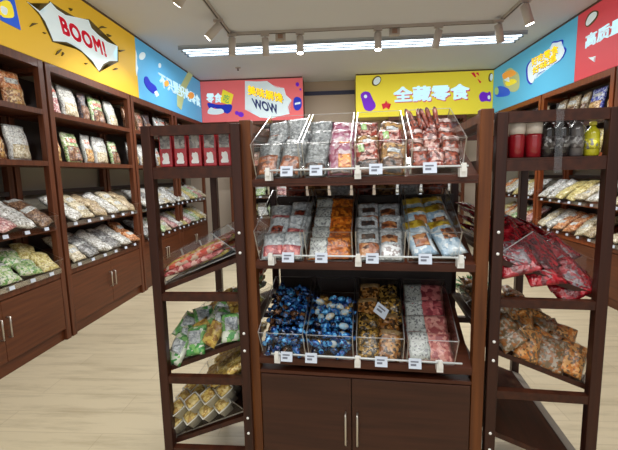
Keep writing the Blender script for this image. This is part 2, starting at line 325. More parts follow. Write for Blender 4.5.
# ================================================================ bag and packet shapes
def bag_h(u, v, t, seed, stand):
    p = (1-abs(u)**3.2)*(1-abs(v)**5)
    p = max(p, 0)**.62
    if stand: p *= 1.0-.55*max(0, v)
    wr = noise.noise(Vector((u*3.1+seed, v*3.7, seed*2.3)))*.28+noise.noise(Vector((u*7+seed, v*8, 5)))*.14
    return t*.5*p*(1+wr)
def bag_mesh(name, w, l, t, m, seed=0, stand=False, nu=10, nv=13, crimp=.055, sealmat=None):
    mb = MB(); bm = mb.bm; V = {}
    for side in (1, -1):
        for i in range(nu+1):
            for j in range(nv+1):
                u = 2*i/nu-1; v = 2*j/nv-1
                edge = i in (0, nu) or j in (0, nv)
                if edge and side == -1: V[side, i, j] = V[1, i, j]; continue
                vv = v; core = min(1, (1-abs(v))/crimp/2)
                pinch = 1-.07*(1-abs(v))**.5*(1-abs(u)*.2)
                z = side*bag_h(u, v*.98, t, seed+(0 if side > 0 else 9), stand)
                V[side, i, j] = bm.verts.new((u*w/2*pinch+noise.noise(Vector((v*2, u, seed)))*w*.03, v*l/2, z+noise.noise(Vector((u*1.3, v*1.3, seed+3)))*t*.22))
    for side in (1, -1):
        for i in range(nu):
            for j in range(nv):
                f = bm.faces.new((V[side, i, j], V[side, i+1, j], V[side, i+1, j+1], V[side, i, j+1])); f.smooth = True
                f.material_index = mb.mi(sealmat if sealmat and j in (0, nv-1) else m)
    return mb
def panel_mesh(w, l, t, m, seed, u0, u1, v0, v1, stand=False, lift=.0018):
    """printed label that hugs a bag's front"""
    mb = MB(); bm = mb.bm; nu, nv = 8, 8; R = {}
    for k, off in ((0, lift), (1, -lift*.6)):
        for i in range(nu+1):
            for j in range(nv+1):
                u = u0+(u1-u0)*i/nu; v = v0+(v1-v0)*j/nv
                pinch = 1-.07*(1-abs(v))**.5*(1-abs(u)*.2)
                z = bag_h(u, v*.98, t, seed, stand)
                R[k, i, j] = bm.verts.new((u*w/2*pinch+noise.noise(Vector((v*2, u, seed)))*w*.03, v*l/2, z+off+noise.noise(Vector((u*1.3, v*1.3, seed+3)))*t*.22))
    for k in (0, 1):
        for i in range(nu):
            for j in range(nv): f = bm.faces.new((R[k, i, j], R[k, i+1, j], R[k, i+1, j+1], R[k, i, j+1])); f.smooth = True; f.material_index = mb.mi(m)
    ring = [(i, 0) for i in range(nu)]+[(nu, j) for j in range(nv)]+[(i, nv) for i in range(nu, 0, -1)]+[(0, j) for j in range(nv, 0, -1)]
    for a, b_ in zip(ring, ring[1:]+ring[:1]): bm.faces.new((R[0, *a], R[0, *b_], R[1, *b_], R[1, *a])).material_index = mb.mi(m)
    return mb
PROTO = []
def proto_bag(name, w, l, t, m, seed, panels=(), stand=False, cat='snack bag', seal=None):
    if panels:
        r = thing(name, 'x x x x', cat)
        bag_mesh('pouch', w, l, t, m, seed, stand, sealmat=seal).build('pouch', r)
        for pn, pm, a in panels: panel_mesh(w, l, t, pm, seed, *a, stand=stand).build(pn, r)
    else:
        r = bag_mesh(name, w, l, t, m, seed, stand, sealmat=seal).build(name); tag(r, 'x x x x', cat)
    PROTO.append(r); return r
used = set()
def put(proto, M, label, group=None):
    if proto in used: return copy_tree(proto, M, label, group)
    KC[proto] = kids(proto)
    used.add(proto); proto.matrix_world = M; proto['label'] = label
    if group: proto['group'] = group
    return proto
def candy_mesh(mb, L, R, m, m2):
    prof = [(R*.75, -L/2), (R*.62, -L/2+L*.07), (R*.2, -L*.3), (R*.75, -L*.22), (R, -L*.08), (R, L*.08), (R*.75, L*.22), (R*.2, L*.3), (R*.62, L/2-L*.07), (R*.75, L/2)]
    mb.lathe(prof, m, 10, RY(pi/2), mf=[m2, m2, m, m, m, m, m, m2, m2]); 
    return mb

# ================================================================ acrylic bins
BP = [(0, 0), (-.062, .118), (.23, .255), (.36, .1454)]       # side outline: front foot, front lip, back top, back foot
def bin_proto(name, w, k=1.0, kz=1.0, lean=1):
    r = thing(name, 'x x x x', 'display bin'); t = .004
    P = [Vector((0, a*k, b*(k if kz is None else kz))) for a, b in BP]
    P[1].y *= lean; P[3].z = P[3].y*math.tan(SLOPE)
    for x in (0, w-t): MB().prism([p+Vector((x, 0, .003)) for p in P], (t, 0, 0), ACR, EDGE).build('side_panel', r)
    def plate(a, b_, nm, em=EDGE):
        d = (b_-a).normalized(); nn = Vector((0, -d.z, d.y))*t
        MB().prism([a+Vector((t, 0, .003)), a+Vector((w-t, 0, .003)), b_+Vector((w-t, 0, .003)), b_+Vector((t, 0, .003))], nn, ACR, em).build(nm, r)
    plate(P[0], P[1], 'front_panel'); plate(P[0], P[3], 'base_panel'); plate(P[3], P[2], 'back_panel')
    KC[r] = kids(r); return r
def sheet_bin(w, k=.85):
    """small bin of one bent clear sheet, with thickness"""
    P = [Vector((0, a*k, b*k+.004)) for a, b in BP]; P[3].z = P[3].y*math.tan(SLOPE)+.004
    mb = MB(); A = [mb.bm.verts.new(p) for p in P]; B = [mb.bm.verts.new(p+Vector((w, 0, 0))) for p in P]
    for f in ((A[0], B[0], B[1], A[1]), (A[0], A[3], B[3], B[0]), (A[3], A[2], B[2], B[3]), A, B[::-1]): mb.bm.faces.new(f)
    mb.mi(ACR); mb.mi(EDGE); o = mb.build('display_bin'); sd = o.modifiers.new('thickness', 'SOLIDIFY'); sd.thickness = .004; sd.offset = 0; sd.material_offset_rim = 1
    return tag(o, 'x x x x', 'display bin')
def tag_proto():
    r = thing('price_tag', 'x x x x', 'price tag')
    MB().box(-.022, .022, -.003, 0, -.018, .018, PAPER).build('card', r)
    MB().box(-.015, .012, -.0036, -.003, .004, .009, INK).build('printed_line', r)
    MB().box(-.015, .004, -.0036, -.003, -.008, -.001, INK).build('printed_line', r)
    KC[r] = kids(r); return r
TAG = tag_proto(); PT = MB().box(-.024, .024, -.002, 0, -.014, .014, PAPER).build('price_tag'); tag(PT, 'x x x x', 'price tag')

# ================================================================ island display (centre)
AG = -.096
G = T(0, 1.386, 0)@RZ(AG)
def board(mb, x0, x1, y0, y1, zf, th, m, tan=math.tan(SLOPE)):
    mb.prism([(x0, y0, zf+y0*tan), (x0, y1, zf+y1*tan), (x0, y1, zf+y1*tan-th), (x0, y0, zf+y0*tan-th)], (x1-x0, 0, 0), m); return mb
gx0, gx1, gd = -.343, .528, .80
isl = thing('island_display_rack', 'central walnut island display rack with three slanted shelves above a two-door cabinet', 'shop display', G)
for x in (gx0, gx1-.042):
    for y in (0, gd-.042): MB().box(x, x+.042, y, y+.042, 0, 1.60, W_POST).build('post', isl, bevel=.003)
ix0, ix1 = gx0+.042, gx1-.042
ROWZ = [1.384, 1.0764, .6971]
for zf in ROWZ:
    board(MB(), ix0, ix1, .0, .385, zf, .015, W_SHELF).build('shelf', isl)
    MB().box(ix0, ix1, .002, .02, zf-.026, zf-.0155, W_SHELF).build('shelf_lip', isl)
    MB().prism([(ix0, .80, zf), (ix0, .415, zf+.385*.404), (ix0, .415, zf+.385*.404-.02), (ix0, .80, zf-.02)], (ix1-ix0, 0, 0), W_SHELF).build('rear_shelf', isl)
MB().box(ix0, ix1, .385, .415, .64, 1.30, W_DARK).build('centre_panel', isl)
MB().box(ix0, ix1, .385, .415, 1.53, 1.56, W_POST).build('centre_rail', isl)
for x in (gx0+.006, gx1-.036):
    for z in (.645, 1.02, 1.56): MB().box(x, x+.03, .042, gd-.042, z, z+.03, W_POST).build('side_rail', isl)
MB().box(ix0+.001, ix1-.001, .022, gd-.022, .05, .632, W_DOOR).build('cabinet_body', isl)
MB().box(ix0, ix1, .004, gd-.004, .6325, .645, W_SHELF).build('cabinet_top', isl)
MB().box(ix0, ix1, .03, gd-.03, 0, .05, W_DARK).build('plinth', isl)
mid = .055
for a, b_, hx in ((ix0+.002, mid-.0015, mid-.022), (mid+.0015, ix1-.002, mid+.022)):
    d = MB().box(a, b_, .003, .021, .055, .628, W_DOOR).build('door', isl, bevel=.002)
    MB().tube([(hx, .003, .49), (hx, -.02, .49), (hx, -.022, .485), (hx, -.022, .375), (hx, -.02, .37), (hx, .003, .37)], .004, STEEL).build('handle', d)
    sg = 1
# rail rods and clips in front of the bins
for r_, zf in enumerate(ROWZ):
    x0r = -.245; x1r = .445
    MB().tube([(x0r, -.03, zf+.032), (x1r, -.03, zf+.032)], .0035, mat('frosted_rod', (215, 220, 222), .2)).build('label_rod', isl)
    for x in ((-.222, .08, .37) if r_ == 2 else (-.232, .085, .43)): MB().box(x-.011, x+.011, -.034, 0, zf-.004, zf+.026, WHITE).box(x-.007, x+.007, -.042, -.03, zf+.014, zf+.042, WHITE).build('rod_clip', isl)
ROWN = ['top', 'middle', 'bottom']; BINN = ['first', 'second', 'third', 'fourth']
BIN = bin_proto('display_bin', .172)
tagx = [[-.162, -.058, .146, .322], [-.166, -.045, .134, .312], [-.183, -.09, .165, .283]]
BX = {}
for r_, zf in enumerate(ROWZ):
    for c in range(4):
        x = ix0+.012+c*.182
        if r_ == 0 and c == 3: x += .006
        M = G@T(x, .012, zf+.002); BX[r_, c] = M
        put(BIN, M, f'clear acrylic bin, {BINN[c]} from the left on the island\'s {ROWN[r_]} shelf')
        put(TAG, G@T(tagx[r_][c], -.040, zf+.028)@RX(rad(-12)), f'white price tag on the island\'s {ROWN[r_]} shelf, {BINN[c]} from the left')

def fill(Mb, protos, cols, rows, look, where, w=.172, L=.16, tilt=50, ds=.085, y0=-.005, z0=.012, jit=1.0, xj=.006, side=None):
    """reclining rows of bags in a bin; protos: list cycled"""
    rn = {1: [''], 2: ['front row', 'back row'], 3: ['front row', 'middle row', 'back row'], 4: ['front row', 'second row', 'third row', 'back row'], 5: ['front row', 'second row', 'third row', 'fourth row', 'back row']}[rows]
    cn = {1: [''], 2: ['left', 'right'], 3: ['left', 'middle', 'right'], 4: ['left', 'centre left', 'centre right', 'right']}[cols]
    k = 0
    for r_ in range(rows):
        for c in range(cols):
            p = protos[(r_*cols+c) % len(protos)]
            a = rad(tilt+U(-6, 6)*jit); s_ = ds*r_*1.12
            cy = y0+L/2*cos(a)+s_*cos(SLOPE)*.92; cz = z0+L/2*sin(a)*.9+s_*sin(SLOPE)*1.45
            cx = w*(c+.5)/cols+U(-1, 1)*xj*jit
            M = Mb@T(cx, cy, cz)@RX(a)@RZ(rad(U(-7, 7)*jit))@RY(rad(U(-8, 8)*jit))
            lk = look[p] if isinstance(look, dict) else look
            pos = ' '.join(x for x in (rn[r_], cn[c]) if x)
            put(p, M, f'{lk}, {where}, {pos}' if pos else f'{lk}, {where}')
# --- top shelf
silver = printed('silver_film', (112, 117, 118), (88, 93, 96), (134, 139, 141), 130, .3, bump=1)
brownf = printed('brown_dried_food', (118, 66, 42), (150, 88, 50), (84, 46, 34), 70, .4)
darkf = printed('dark_jerky', (60, 44, 38), (98, 66, 46), (36, 30, 30), 60, .4)
magf = printed('magenta_print', (150, 98, 122), (170, 150, 156), (126, 54, 80), 60)
orgf = printed('orange_crisps', (200, 120, 56), (226, 160, 96), (150, 76, 36), 80)
redf = printed('red_brown_spiced', (120, 46, 32), (150, 72, 50), (66, 26, 22), 100)
redw = printed('red_white_print', (136, 50, 38), (180, 140, 130), (84, 30, 26), 90)
goldf = printed('golden_film', (136, 98, 50), (170, 134, 84), (84, 58, 34), 80)
whitef = printed('white_film', (176, 184, 188), (146, 154, 160), (200, 206, 210), 120, .3, bump=.9)
greenf = printed('green_print', (92, 140, 84), (140, 176, 110), (200, 206, 190), 50)
W_ = .095
pa = proto_bag('snack_bag', .092, .175, .034, silver, 1, [('food_window', brownf, (-.86, .86, -.9, .05))])
pb = proto_bag('snack_bag', .092, .175, .034, silver, 2, [('food_window', brownf, (-.8, .85, -.9, -.05))])
fill(BX[0, 0], [pa, pb], 2, 3, 'silver bag with brown food window', 'island top shelf first bin', L=.175, tilt=52, ds=.07)
pc = proto_bag('snack_bag', .092, .165, .032, silver, 3, [('food_window', darkf, (-.8, .8, -.9, -.4))])
pd = proto_bag('snack_bag', .1, .165, .034, magf, 4, [('food_window', orgf, (-.2, .8, -.7, .1)), ('dark_food_window', darkf, (-.85, .85, -.95, -.72))])
fill(BX[0, 1], [pc, pd], 2, 3, {pc: 'silver bag with dark food', pd: 'pink bag with orange crisps'}, 'island top shelf second bin', L=.165, tilt=52, ds=.075)
pe = proto_bag('snack_bag', .092, .15, .03, redw, 5, [('brown_food_window', darkf, (-.85, .85, -.95, -.25)), ('green_label', greenf, (-.6, -.1, .3, .8))])
pf = proto_bag('snack_bag', .092, .15, .03, goldf, 6, [('food_window', darkf, (-.85, .85, -.95, -.1)), ('white_label', whitef, (-.5, .6, .25, .5))])
fill(BX[0, 2], [pe, pf, pf, pe], 2, 3, {pe: 'red and white bag with dark food', pf: 'gold bag with dark food'}, 'island top shelf third bin', L=.15, tilt=50, ds=.075)
pg = proto_bag('snack_bag', .064, .09, .03, redf, 7, [('film_header', printed('clear_grey_film', (150, 120, 112), (180, 160, 156), (110, 70, 60), 60), (-.9, .9, .45, .92))])
ph = proto_bag('snack_bag', .064, .09, .03, redw, 8)
fill(BX[0, 3], [pg, ph, pg], 3, 4, {pg: 'small red-brown spiced snack packet', ph: 'small red and white packet'}, 'island top shelf fourth bin', L=.09, tilt=50, ds=.062, z0=.03)
stk = MB(); stk.lathe([(.006, 0), (.009, .01), (.0095, .07), (.0085, .085), (.004, .095)], redf, 8, mf=[redf, redf, redf, mat('dark_red_tip', (70, 24, 22), .4), mat('dark_red_tip', (70, 24, 22), .4)])
stk = tag(stk.build('snack_stick'), 'x x x x', 'snack'); 
for i in range(7):
    put(stk, BX[0, 3]@T(.03+i*.015, .20+U(-.01, .01), .172)@RX(rad(-12+U(-14, 14)))@RY(rad(U(-22, 22))), 'slim dark-tipped red snack stick upright in the island\'s top shelf fourth bin', 'snack sticks at the back of the fourth bin')
# --- middle shelf
pinkf = printed('pink_meat', (190, 104, 104), (214, 140, 134), (150, 70, 76), 60)
pi_ = proto_bag('snack_bag', .094, .13, .03, whitef, 11, [('pink_food_window', pinkf, (-.8, .8, -.85, -.15))])
pj = proto_bag('snack_bag', .094, .13, .03, whitef, 12, [('red_picture', redf, (-.5, .55, -.5, .2))])
fill(BX[1, 0], [pi_, pi_, pj, pi_, pi_, pj], 2, 3, {pi_: 'white bag with pink food window', pj: 'white bag with red picture'}, 'island middle shelf first bin', L=.13, tilt=44, ds=.082)
orr = printed('bright_orange_crisps', (182, 92, 22), (208, 124, 40), (130, 60, 18), 110)
lab = printed('white_printed_label', (190, 194, 192), (172, 178, 174), (110, 112, 116), 170, .4, amt3=.22, bump=.2)
pk = proto_bag('snack_bag', .168, .105, .03, orr, 13, [('white_label', lab, (-.97, -.12, -.92, .92))])
fill(BX[1, 1], [pk], 1, 5, 'orange bag with white label', 'island middle shelf second bin', L=.105, tilt=42, ds=.056, jit=.35)
brn = printed('brown_meal_picture', (150, 86, 50), (186, 130, 84), (84, 50, 36), 55)
pl = proto_bag('snack_bag', .09, .15, .028, whitef, 14, [('meal_picture', brn, (-.85, .85, -.9, -.05)), ('dark_heading', darkf, (-.6, .6, .2, .5))])
pm = proto_bag('snack_bag', .09, .15, .028, whitef, 15, [('meal_picture', brn, (-.8, .6, .0, .45)), ('printed_text', printed('text_print', (214, 216, 218), (150, 140, 140), (226, 228, 230), 90), (-.8, .8, -.85, -.15))])
fill(BX[1, 2], [pl, pm], 2, 3, {pl: 'white bag with brown meal picture', pm: 'white bag with lower text block'}, 'island middle shelf third bin', L=.15, tilt=42, ds=.07, jit=.5)
blw = printed('pale_blue_white_print', (170, 190, 204), (140, 168, 190), (204, 212, 216), 60, bump=.6)
mus = printed('mustard_print', (176, 148, 40), (196, 170, 60), (140, 110, 30), 40)
pn = proto_bag('snack_bag', .092, .17, .03, blw, 16, [('mustard_heading', mus, (-.9, .9, .5, .93)), ('food_picture', brn, (-.55, .6, -.55, .1))])
po = proto_bag('snack_bag', .092, .17, .03, blw, 17, [('mustard_heading', mus, (-.9, .9, .55, .93)), ('food_picture', brn, (-.3, .75, -.2, .35))])
for i, (x, y, z, rz, p) in enumerate(((.045, .05, .08, 12, pn), (.14, .055, .082, 16, po), (.05, .125, .125, 8, po), (.128, .15, .13, 14, pn), (.045, .205, .155, 5, pn), (.13, .225, .16, 10, po))):
    put(p, BX[1, 3]@T(x, y, z)@RX(rad(40))@RZ(rad(rz)), f'tall pale blue bag with mustard heading, island middle shelf fourth bin, {["front left", "front right", "middle left", "middle right", "back left", "back right"][i]}')
# --- bottom shelf: candies
bl1 = printed('bright_blue_foil', (28, 96, 170), (80, 160, 214), (14, 40, 100), 90, .22, metal=.25)
bl2 = printed('navy_foil', (14, 26, 60), (36, 84, 140), (8, 10, 24), 90, .22, metal=.25)
gd1 = printed('gold_foil', (190, 150, 80), (214, 186, 130), (120, 84, 40), 90, .22, metal=.4)
brw = printed('bronze_foil', (96, 62, 40), (140, 96, 60), (46, 32, 30), 90, .22, metal=.4)
pale = printed('pale_wrapper', (190, 200, 206), (150, 190, 214), (214, 206, 180), 90, .25)
CN = []
for i, (m1, m2) in enumerate(((bl1, bl1), (bl2, bl1), (gd1, bl1), (brw, bl2), (pale, bl1))):
    o = candy_mesh(MB(), .066, .0135, m1, m2).build('wrapped_candy'); tag(o, 'x x x x', 'candy'); CN.append(o)
def heap(Mb, protos, lab, grp, nx=5, ny=9, w=.172, h0=.055, h1=.115, layers=2, ymax=.29):
    for lay in range(layers):
        for j in range(ny):
            for i in range(nx):
                y = .0+ymax*(j+.5)/ny; x = .024+(w-.048)*(i+.5*(j % 2)*.8)/(nx-.5)
                hh = h0+(h1-h0)*min(1, j/3)-lay*.03+U(-.007, .007)
                z = y*math.tan(SLOPE)+hh
                p = random.choice(protos)
                put(p, Mb@T(x, y-.01, z)@RZ(U(0, pi))@RY(U(-.6, .6))@RX(U(0, 3)), lab, grp)
heap(BX[2, 0], [CN[0], CN[1], CN[1], CN[3], CN[3], CN[0]], 'blue or bronze foil-wrapped candy heaped in the island\'s bottom shelf first bin', 'candies in the first bin', nx=4, ny=9, ymax=.26, h1=.10)
heap(BX[2, 1], [CN[0], CN[0], CN[0], CN[4], CN[2], CN[1]], 'bright blue or gold foil-wrapped candy heaped in the island\'s bottom shelf second bin', 'candies in the second bin', nx=4, ny=8, ymax=.215, h1=.095)
gol = printed('olive_gold_sweets', (104, 78, 34), (164, 128, 60), (48, 36, 20), 110, .25)
gol2 = printed('amber_sweets', (130, 80, 30), (180, 132, 76), (64, 42, 22), 100, .25)
pp = proto_bag('candy_bag', .09, .12, .036, gol, 21); pq = proto_bag('candy_bag', .09, .12, .036, gol2, 22, [('clear_seal', printed('clear_seal_film', (128, 100, 62), (150, 124, 84), None, 80), (-.9, .9, .6, .93))])
fill(BX[2, 2], [pp, pq, pp, pq, pq], 2, 4, {pp: 'bag of olive gold sweets', pq: 'clear bag of amber sweets'}, 'island bottom shelf third bin', L=.12, tilt=46, ds=.068)
cardw = put(TAG, BX[2, 2]@T(.092, .09, .165)@RX(rad(-35))@RZ(.5)@RY(.5)@Matrix.Scale(1.25, 4), 'white card lying tilted on the bags of gold sweets')
prk = printed('pink_wafer', (186, 112, 106), (208, 150, 140), (150, 76, 78), 80)
pr = proto_bag('wafer_bag', .17, .12, .036, prk, 23, [('white_label', lab, (-.95, -.05, -.9, .9))])
ps = proto_bag('wafer_bag', .17, .12, .036, printed('rose_wafer', (170, 84, 88), (200, 120, 120), (130, 50, 60), 50), 24, [('white_label', lab, (-.95, -.1, -.9, .9))])
fill(BX[2, 3], [pr, pr, ps, ps], 1, 4, {pr: 'pink bag with white label', ps: 'rose red bag with white label'}, 'island bottom shelf fourth bin', L=.12, tilt=40, ds=.07, jit=.5)
# rear side of the island, seen through the gap under each shelf
rb = [proto_bag('snack_bag', .1, .15, .034, whitef, 31), proto_bag('snack_bag', .1, .15, .034, redf, 32), proto_bag('snack_bag', .1, .15, .034, goldf, 33)]
for r_ in (1, 2):
    for i in range(7):
        put(rb[(i+r_) % 3], G@T(ix0+.06+i*.11, .56, ROWZ[r_]+.20)@RZ(pi)@RX(rad(60)), f'{["white", "red", "gold"][(i+r_) % 3]} snack bag on the island\'s rear {ROWN[r_]} shelf, {ORD[i]} from the left')

# ================================================================ end towers
def tower(M, label, w=.76, d=.37, mirror=1):
    """local x along the length, y from open face (0) to island (d); near end at x=near"""
    t = thing('slatted_end_rack', label, 'shop display', M); p = .036
    for x in (0, w-p):
        for y in (0, d-p): MB().box(x, x+p, y, y+p, 0, 1.588, W_TOWER).build('post', t, bevel=.003)
    for x in (.004, w-p+.004):
        for z, h in ((1.552, .036), (1.395, .036), (.925, .03), (.585, .03), (.275, .03), (.06, .03)):
            MB().box(x, x+p-.008, p, d-p, z, z+h, W_TOWERB).build('end_rail', t)
    for y in (.004, d-p+.004):
        for z in (1.552, 1.395): MB().box(p, w-p, y, y+p-.008, z, z+.036, W_TOWERB).build('long_rail', t)
    MB().box(.005, w-.005, .005, d-.005, 1.4315, 1.438, W_TOWERB).build('top_shelf', t)
    for z in (.965, .63, .31):
        tan = .38
        MB().prism([(p, -.0, z), (p, d-.01, z+(d-.01)*tan), (p, d-.01, z+(d-.01)*tan-.02), (p, 0, z-.02)], (w-2*p, 0, 0), W_TOWERB).build('slanted_shelf', t)
        MB().prism([(p, -.006, z-.02), (p, -.006, z+.003), (p, .034, z+.0005+.034*tan+.003), (p, .034, z+.0005+.034*tan)], (w-2*p, 0, 0), mat('grey_label_strip', (150, 145, 136), .4)).build('label_strip', t)
    nx = w if mirror > 0 else 0; sg = 1 if mirror > 0 else -1
    for z in (1.19, 1.115, .80, .73, .45, .385):
        MB().lathe([(.0055, 0), (.0055, .002), (.003, .0035)], WHITE, 8, T(nx, d-p/2, z)@RY(sg*pi/2)).build('screw_cap', t)
    return t
# left rack: near end faces the camera; open face towards the left wall
ML = T(-.705, 1.405, 0)@RZ(-.02)@RZ(-pi/2)@T(-.76, 0, 0)      # local x=.76 is the near end
tl = tower(ML, 'dark wooden end rack left of the island, with red pouches on top')
MR = T(.905, 1.302, 0)@RZ(-.098)@RZ(pi/2)                       # local x=0 is the near end
tr = tower(MR, 'dark wooden end rack right of the island, with bottles on top', mirror=-1)
SB = bin_proto('display_bin', .225, .82, .78, .55)
EXTRA = {}
for side, Mx, nm in ((0, ML, 'left'), (1, MR, 'right')):
    for r_, z in enumerate((.965, .63, .31)):
        for c in range(3):
            x = .04+c*.229
            near = (2-c) if side == 0 else c
            M = Mx@T(x, .04, z+.006+.04*.39); EXTRA[side, r_, near] = M
            if (side == 1 and r_ == 2): continue
            put(SB, M, f'clear acrylic bin on the {nm} end rack, {["upper", "middle", "lower"][r_]} slanted shelf, {["nearest", "second", "farthest"][near]}')
# red pouches on the left rack's top: row across the near end, facing the camera
bx = printed('red_pouch_print', (178, 34, 44), (190, 46, 56), (160, 26, 38), 30, .3, bump=.15)
greyw = printed('grey_nut_window', (130, 126, 122), (160, 156, 150), (104, 98, 96), 90, .35)
def pouchbox():
    r = thing('snack_pouch', 'x x x x', 'snack pouch')
    MB().box(-.0245, .0245, -.016, .016, 0, .135, bx).build('pouch', r, bevel=.004)
    MB().box(-.019, .019, -.0172, -.0165, .068, .128, greyw).build('food_window', r)
    mb = MB(); mb.prism([(x*.001, -.0165, z*.001) for x, z in ((-13, 12), (13, 12), (15, 20), (9, 28), (13, 38), (10, 50), (3, 54), (-2, 50), (-10, 52), (-12, 40), (-8, 30), (-15, 20))], (0, -.001, 0), WHITE); bmesh.ops.triangulate(mb.bm, faces=[f for f in mb.bm.faces if len(f.verts) > 4]); mb.build('white_figure', r)
    return r
PB = pouchbox()
for i in range(5):
    for k in range(3):
        put(PB, T(-.632+i*.0565, 1.46+k*.05, 1.4385), f'red snack pouch with grey window on the left end rack, {ORD[i]} across, {["front", "second", "third"][k]} row')
# shelves of the left rack
stripe = [printed('red_stick_print', (186, 60, 44), (214, 120, 90), (200, 170, 150), 50), printed('yellow_stick_print', (190, 170, 70), (214, 196, 120), (180, 110, 60), 50), printed('pink_stick_print', (196, 110, 110), (214, 170, 160), (150, 60, 60), 50)]
SPR = [proto_bag('snack_stick_pack', .034, .27, .024, stripe[i], 40+i, cat='snack pack') for i in range(3)]
for near in range(3):
    k = 0
    for lay in range(2):
        for i in range(6):
            put(SPR[(i+lay+near) % 3], EXTRA[0, 0, near]@T(.025+i*.035, .115-.01*lay+U(-.01, .01), .075+lay*.028+U(-.004, .004))@RX(rad(23+U(-3, 3)))@RZ(rad(U(-8, 8))),
                f'{["red", "yellow", "pink"][(i+lay+near) % 3]} stick pack, left rack upper shelf, {["nearest", "second", "farthest"][near]} bin, {ORD[i]} {["lower", "upper"][lay]} layer')
gr = printed('green_snack_print', (70, 140, 74), (120, 176, 100), (200, 206, 190), 50); yl_ = printed('yellow_snack_print', (190, 156, 70), (214, 186, 100), (150, 110, 50), 60)
gp = [proto_bag('snack_bag', .085, .12, .035, gr, 51, [('white_label', whitef, (-.6, .6, -.6, .3))]), proto_bag('snack_bag', .07, .1, .035, yl_, 52)]
rdp = proto_bag('snack_bag', .06, .08, .03, stripe[0], 53)
for i in range(12):
    j, s_ = divmod(i, 4); q = 1 if i in (2, 5, 7, 11) else 0
    put(gp[q], EXTRA[0, 1, 0]@T(.195-j*.05, .02+s_*.075+(j % 2)*.02, .045+(.03+s_*.075)*.4+j*.026+U(-.008, .008))@RY(rad(48+U(-10, 10)))@RX(rad(U(-12, 12)))@RZ(rad((-72 if i % 2 else -110)+U(-22, 22))), f'{["green-white", "yellow"][q]} snack bag, left rack middle shelf, nearest bin, row {ORD[j]}, {ORD[s_]} from edge')
for near in (1, 2):
    for i in range(11):
        y = (.03, .03, .11, .11, .19, .19, .05, .13, .13, .2, .2)[i]; x = (.055, .165, .05, .17, .06, .16, .11, .06, .17, .07, .16)[i]; ly = 1 if i > 5 else 0
        q = 1 if i in (3, 6, 9) else 0
        put(gp[q], EXTRA[0, 1, near]@T(x, y+.02, y*.4+.055+ly*.045+U(-.006, .006))@RX(rad(32+U(-8, 8)))@RZ(rad(U(-40, 40))), f'{["green and white", "plain yellow"][q]} snack bag, left rack middle shelf, {["nearest", "second", "farthest"][near]} bin, {ORD[i]} from the front')
    for i in range(3):
        put(rdp, EXTRA[0, 1, near]@T(.05+i*.06, .25, .235+U(-.01, .01))@RX(rad(40))@RZ(rad(U(-35, 35))), f'small red packet, left rack middle shelf, {["nearest", "second", "farthest"][near]} bin, {ORD[i]} along the back')
cupf = printed('yellow_chip_filling', (206, 178, 96), (226, 204, 136), (176, 140, 70), 90, .5)
cupc = mat('frosted_cup_plastic', (206, 204, 192), .25, coat=.3)
def cup():
    r = thing('snack_cup', 'x x x x', 'snack cup')
    MB().lathe([(.022, 0), (.030, .045), (.033, .047), (.033, .050), (.0285, .050), (.024, .004)], cupc, 16, RZ(pi/4), sq=.85).build('cup', r)
    MB().lathe([(.017, .003), (.020, .012), (.026, .046), (.027, .051), (.02, .056), (.006, .059)], cupf, 16, RZ(pi/4), sq=.7).build('filling', r)
    return r
CU = cup(); chip = proto_bag('chip_bag', .11, .15, .04, printed('yellow_chip_bag', (214, 182, 92), (226, 206, 140), (176, 136, 66), 90), 54)
for near in range(3):
    for lay_ in range(2):
        for j in range(4):
            for i in range(3 if near == 0 else 0):
                y = .0+j*.068+lay_*.012
                put(CU, EXTRA[0, 2, near]@T(.04+i*.073, y, .018+y*.404+lay_*.06)@RY(rad(28))@RX(rad(16)), f'frosted cup of yellow snacks, left rack lower shelf, {["lower", "upper"][lay_]} layer, {ORD[j]} row, {ORD[i]} cup')
    for i in range(6 if near else 4):
        put(chip, EXTRA[0, 2, near]@T(.06+.1*(i % 2), (.06 if near else .2)+.07*(i//2), (.10 if near else .25)+.05*(i//2))@RX(rad(30))@RZ(rad(U(-30, 30))), f'yellow chip bag, left rack lower shelf, {["nearest", "second", "farthest"][near]} bin, {ORD[i]}')
# right rack shelves
dred = printed('deep_red_print', (136, 14, 28), (160, 26, 38), (92, 10, 20), 60, .25, bump=.8)
rp = [proto_bag('chilli_snack_bag', .145, .15, .022, dred, 61, [('silver_print', printed('grey_print', (120, 104, 110), (150, 140, 146), (150, 50, 60), 90), (-.6, .4, -.3, .55))]), proto_bag('chilli_snack_bag', .14, .15, .022, dred, 62, [('dark_print', printed('dark_red_patch', (96, 16, 26), (130, 40, 50), (60, 14, 20), 80), (-.5, .6, -.6, .2))])]
for i in range(15):
    j, s_ = divmod(i, 3)
    if i == 12: j = 4
    put(rp[(i+j) % 2], EXTRA[1, 0, 0]@T(.035+j*.034, .058+s_*.088+(j % 2)*.015, .015+(.035+s_*.095)*.4+j*.017+U(-.008, .008))@RY(rad(-44+U(-9, 9)))@RX(rad(U(-10, 10)))@RZ(rad(90+24+U(-14, 14))), f'deep red snack bag{[" with grey print", " with dark print"][(i+j) % 2]}, right rack upper shelf, nearest bin, {ORD[j]} row, {["outer", "middle", "inner"][s_]}')
for near in (1, 2):
    for i in range(12):
        j, s_ = divmod(i, 3)
        put(rp[(i+near) % 2], EXTRA[1, 0, near]@T(.11+U(-.02, .02), .035+s_*.1, .03+(.035+s_*.1)*.39+j*.036)@RX(rad(24+U(-12, 12)))@RZ(rad((20 if i % 2 else 95)+U(-30, 30))), f'deep red snack bag{[" with grey print", " with dark print"][(i+near) % 2]}, right rack upper shelf, {["nearest", "second", "farthest"][near]} bin, {ORD[i]} of pile')
